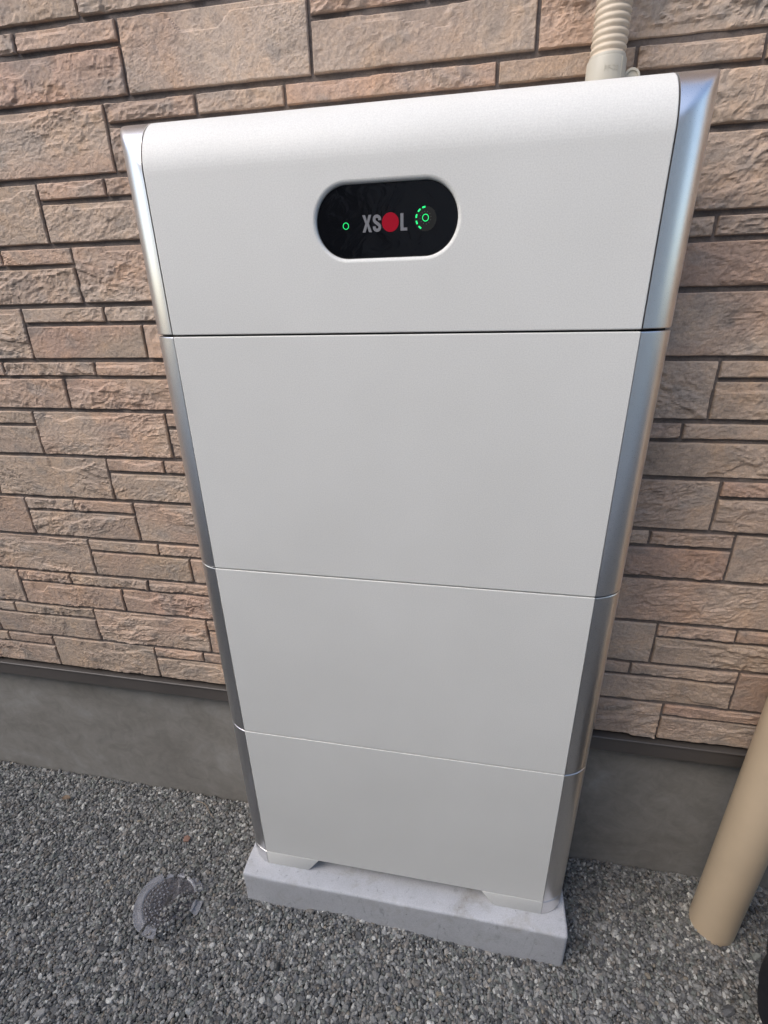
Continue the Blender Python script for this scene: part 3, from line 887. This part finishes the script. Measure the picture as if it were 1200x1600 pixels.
# ------------------------------------------------------------------ gravel
rs = np.random.RandomState(11)
def hull_variant(seed, npts=15):
    rr = np.random.RandomState(seed)
    bm = bmesh.new()
    p = rr.normal(size=(npts, 3)); p /= np.linalg.norm(p, axis=1)[:, None]
    for _ in range(12):       # spread the points
        d = p[:, None] - p[None]; l = np.linalg.norm(d, axis=2) + 1e-3
        p = p + 0.03 * (d / l[..., None] ** 3).sum(1); p /= np.linalg.norm(p, axis=1)[:, None]
    p = np.sign(p) * np.abs(p) ** 0.82
    p *= rr.uniform(.82, 1.06, (npts, 1))
    for q in p: bm.verts.new(q)
    bmesh.ops.convex_hull(bm, input=bm.verts[:])
    bmesh.ops.triangulate(bm, faces=bm.faces[:])
    bmesh.ops.delete(bm, geom=[v for v in bm.verts if not v.link_faces], context='VERTS')
    bm.verts.index_update()
    v = np.array([v.co[:] for v in bm.verts]); f = np.array([[q.index for q in fc.verts] for fc in bm.faces])
    bm.free(); return v, f
variants = [hull_variant(100 + i, 14 + (i % 6)) for i in range(28)]
def scatter(x0, x1, y0, y1, step, dz, zspread, smul, excl=None):
    gx = np.arange(x0, x1, step); gy = np.arange(y0, y1, step)
    X_, Y_ = np.meshgrid(gx, gy); X_ = X_.ravel() + rs.uniform(-.5, .5, X_.size) * step; Y_ = Y_.ravel() + rs.uniform(-.5, .5, Y_.size) * step
    k = (Y_ < 0.194)
    k &= ~((X_ > X0s + .003) & (X_ < X1s - .003) & (Y_ > Y0s + .002) & (Y_ < Y1s))
    k &= ((X_ - PX) ** 2 + (Y_ - PY) ** 2 > (PR - .004) ** 2)
    if excl is not None: k &= excl(X_, Y_)
    X_, Y_ = X_[k], Y_[k]
    Z_ = gz(X_, Y_) + dz + rs.uniform(-1, 1, X_.size) * zspread
    return X_, Y_, Z_, np.full(X_.size, smul)
core = (-1.40, .98, -.42, .196)
parts = [scatter(*core, .0053, -.0030, .0011, 1.05), scatter(*core, .0055, .0005, .0022, 1.0, lambda x, y: (x - LX) ** 2 + (y - LY) ** 2 > .0745 ** 2)]
parts.append(scatter(-2.3, 1.9, -1.15, .196, .0108, -.001, .0025, 1.4, lambda x, y: ~((x > core[0]) & (x < core[1]) & (y > core[2]))))
# a few stones riding on the lid
rl = np.random.RandomState(5)
nl = 120; ang_ = rl.uniform(-1.75, .75, nl); rad_ = rl.uniform(.012, .070, nl)
parts.append((LX + rad_ * np.cos(ang_), LY + rad_ * np.sin(ang_), np.full(nl, GZ + .0205) + rl.uniform(-.003, .0015, nl), np.full(nl, .8)))
nt_ = 16; xt = rl.uniform(LX - .012, LX + .045, nt_); yt_ = LY + .066 + rl.uniform(-.012, .008, nt_)
parts.append((xt, yt_, np.full(nt_, GZ + .012), np.full(nt_, 1.0)))
PXs = np.concatenate([p[0] for p in parts]); PYs = np.concatenate([p[1] for p in parts]); PZs = np.concatenate([p[2] for p in parts]); PS = np.concatenate([p[3] for p in parts])
NG = len(PXs)
sz = rs.lognormal(0, .28, NG) * PS
axs = np.stack([.0042 * sz * rs.uniform(.80, 1.32, NG), .0033 * sz * rs.uniform(.82, 1.18, NG), .0024 * sz * rs.uniform(.75, 1.3, NG)], 1)
yaw = rs.uniform(0, 2 * np.pi, NG); tilt = rs.normal(0, .55, NG); roll = rs.normal(0, .6, NG)
def rotm(a, ax):
    c, s_ = np.cos(a), np.sin(a); z_ = np.zeros_like(a); o_ = np.ones_like(a)
    if ax == 2: m = [[c, -s_, z_], [s_, c, z_], [z_, z_, o_]]
    elif ax == 0: m = [[o_, z_, z_], [z_, c, -s_], [z_, s_, c]]
    else: m = [[c, z_, s_], [z_, o_, z_], [-s_, z_, c]]
    return np.array(m).transpose(2, 0, 1)
RM = rotm(yaw, 2) @ rotm(tilt, 1) @ rotm(roll, 0)
# stone colours: slate greys, greenish and brownish ones, a few pale quartz
base = np.array([(.098, .100, .100), (.150, .152, .150), (.120, .128, .120), (.200, .200, .194), (.140, .130, .118), (.078, .080, .084), (.26, .262, .25), (.175, .165, .152)])
pr = np.array([.17, .22, .15, .14, .11, .11, .05, .05]); ci = rs.choice(len(base), NG, p=pr)
cols = base[ci] * rs.uniform(.70, 1.80, (NG, 1)) * np.array((1.03, 1.0, .96))
q = rs.rand(NG); cols[q < .034] = np.array((.47, .46, .42)) * rs.uniform(.8, 1.15, ((q < .034).sum(), 1))
cols[(q > .034) & (q < .040)] = (.25, .215, .165)
vi = rs.randint(0, len(variants), NG)
GV, GF, GC = [], [], []; off = 0
for k, (v, f) in enumerate(variants):
    id_ = np.nonzero(vi == k)[0]
    P = v[None] * axs[id_][:, None, :]
    P = np.einsum('nij,nvj->nvi', RM[id_], P) + np.stack([PXs[id_], PYs[id_], PZs[id_]], 1)[:, None, :]
    nv = len(v)
    GV.append(P.reshape(-1, 3)); GF.append((f[None] + (np.arange(len(id_)) * nv)[:, None, None] + off).reshape(-1, 3))
    cc = np.concatenate([cols[id_], np.ones((len(id_), 1))], 1); GC.append(np.repeat(cc, nv, 0)); off += len(id_) * nv
gr = np_mesh("gravel", np.concatenate(GV), np.concatenate(GF), M['gravel'], None, smooth=False, attrs={'tint': np.concatenate(GC)}, tri=True)
tag(gr, "dark grey crushed gravel spread over the ground", "gravel", kind='stuff')
print("stones", NG, "siding verts", len(sid.data.vertices))
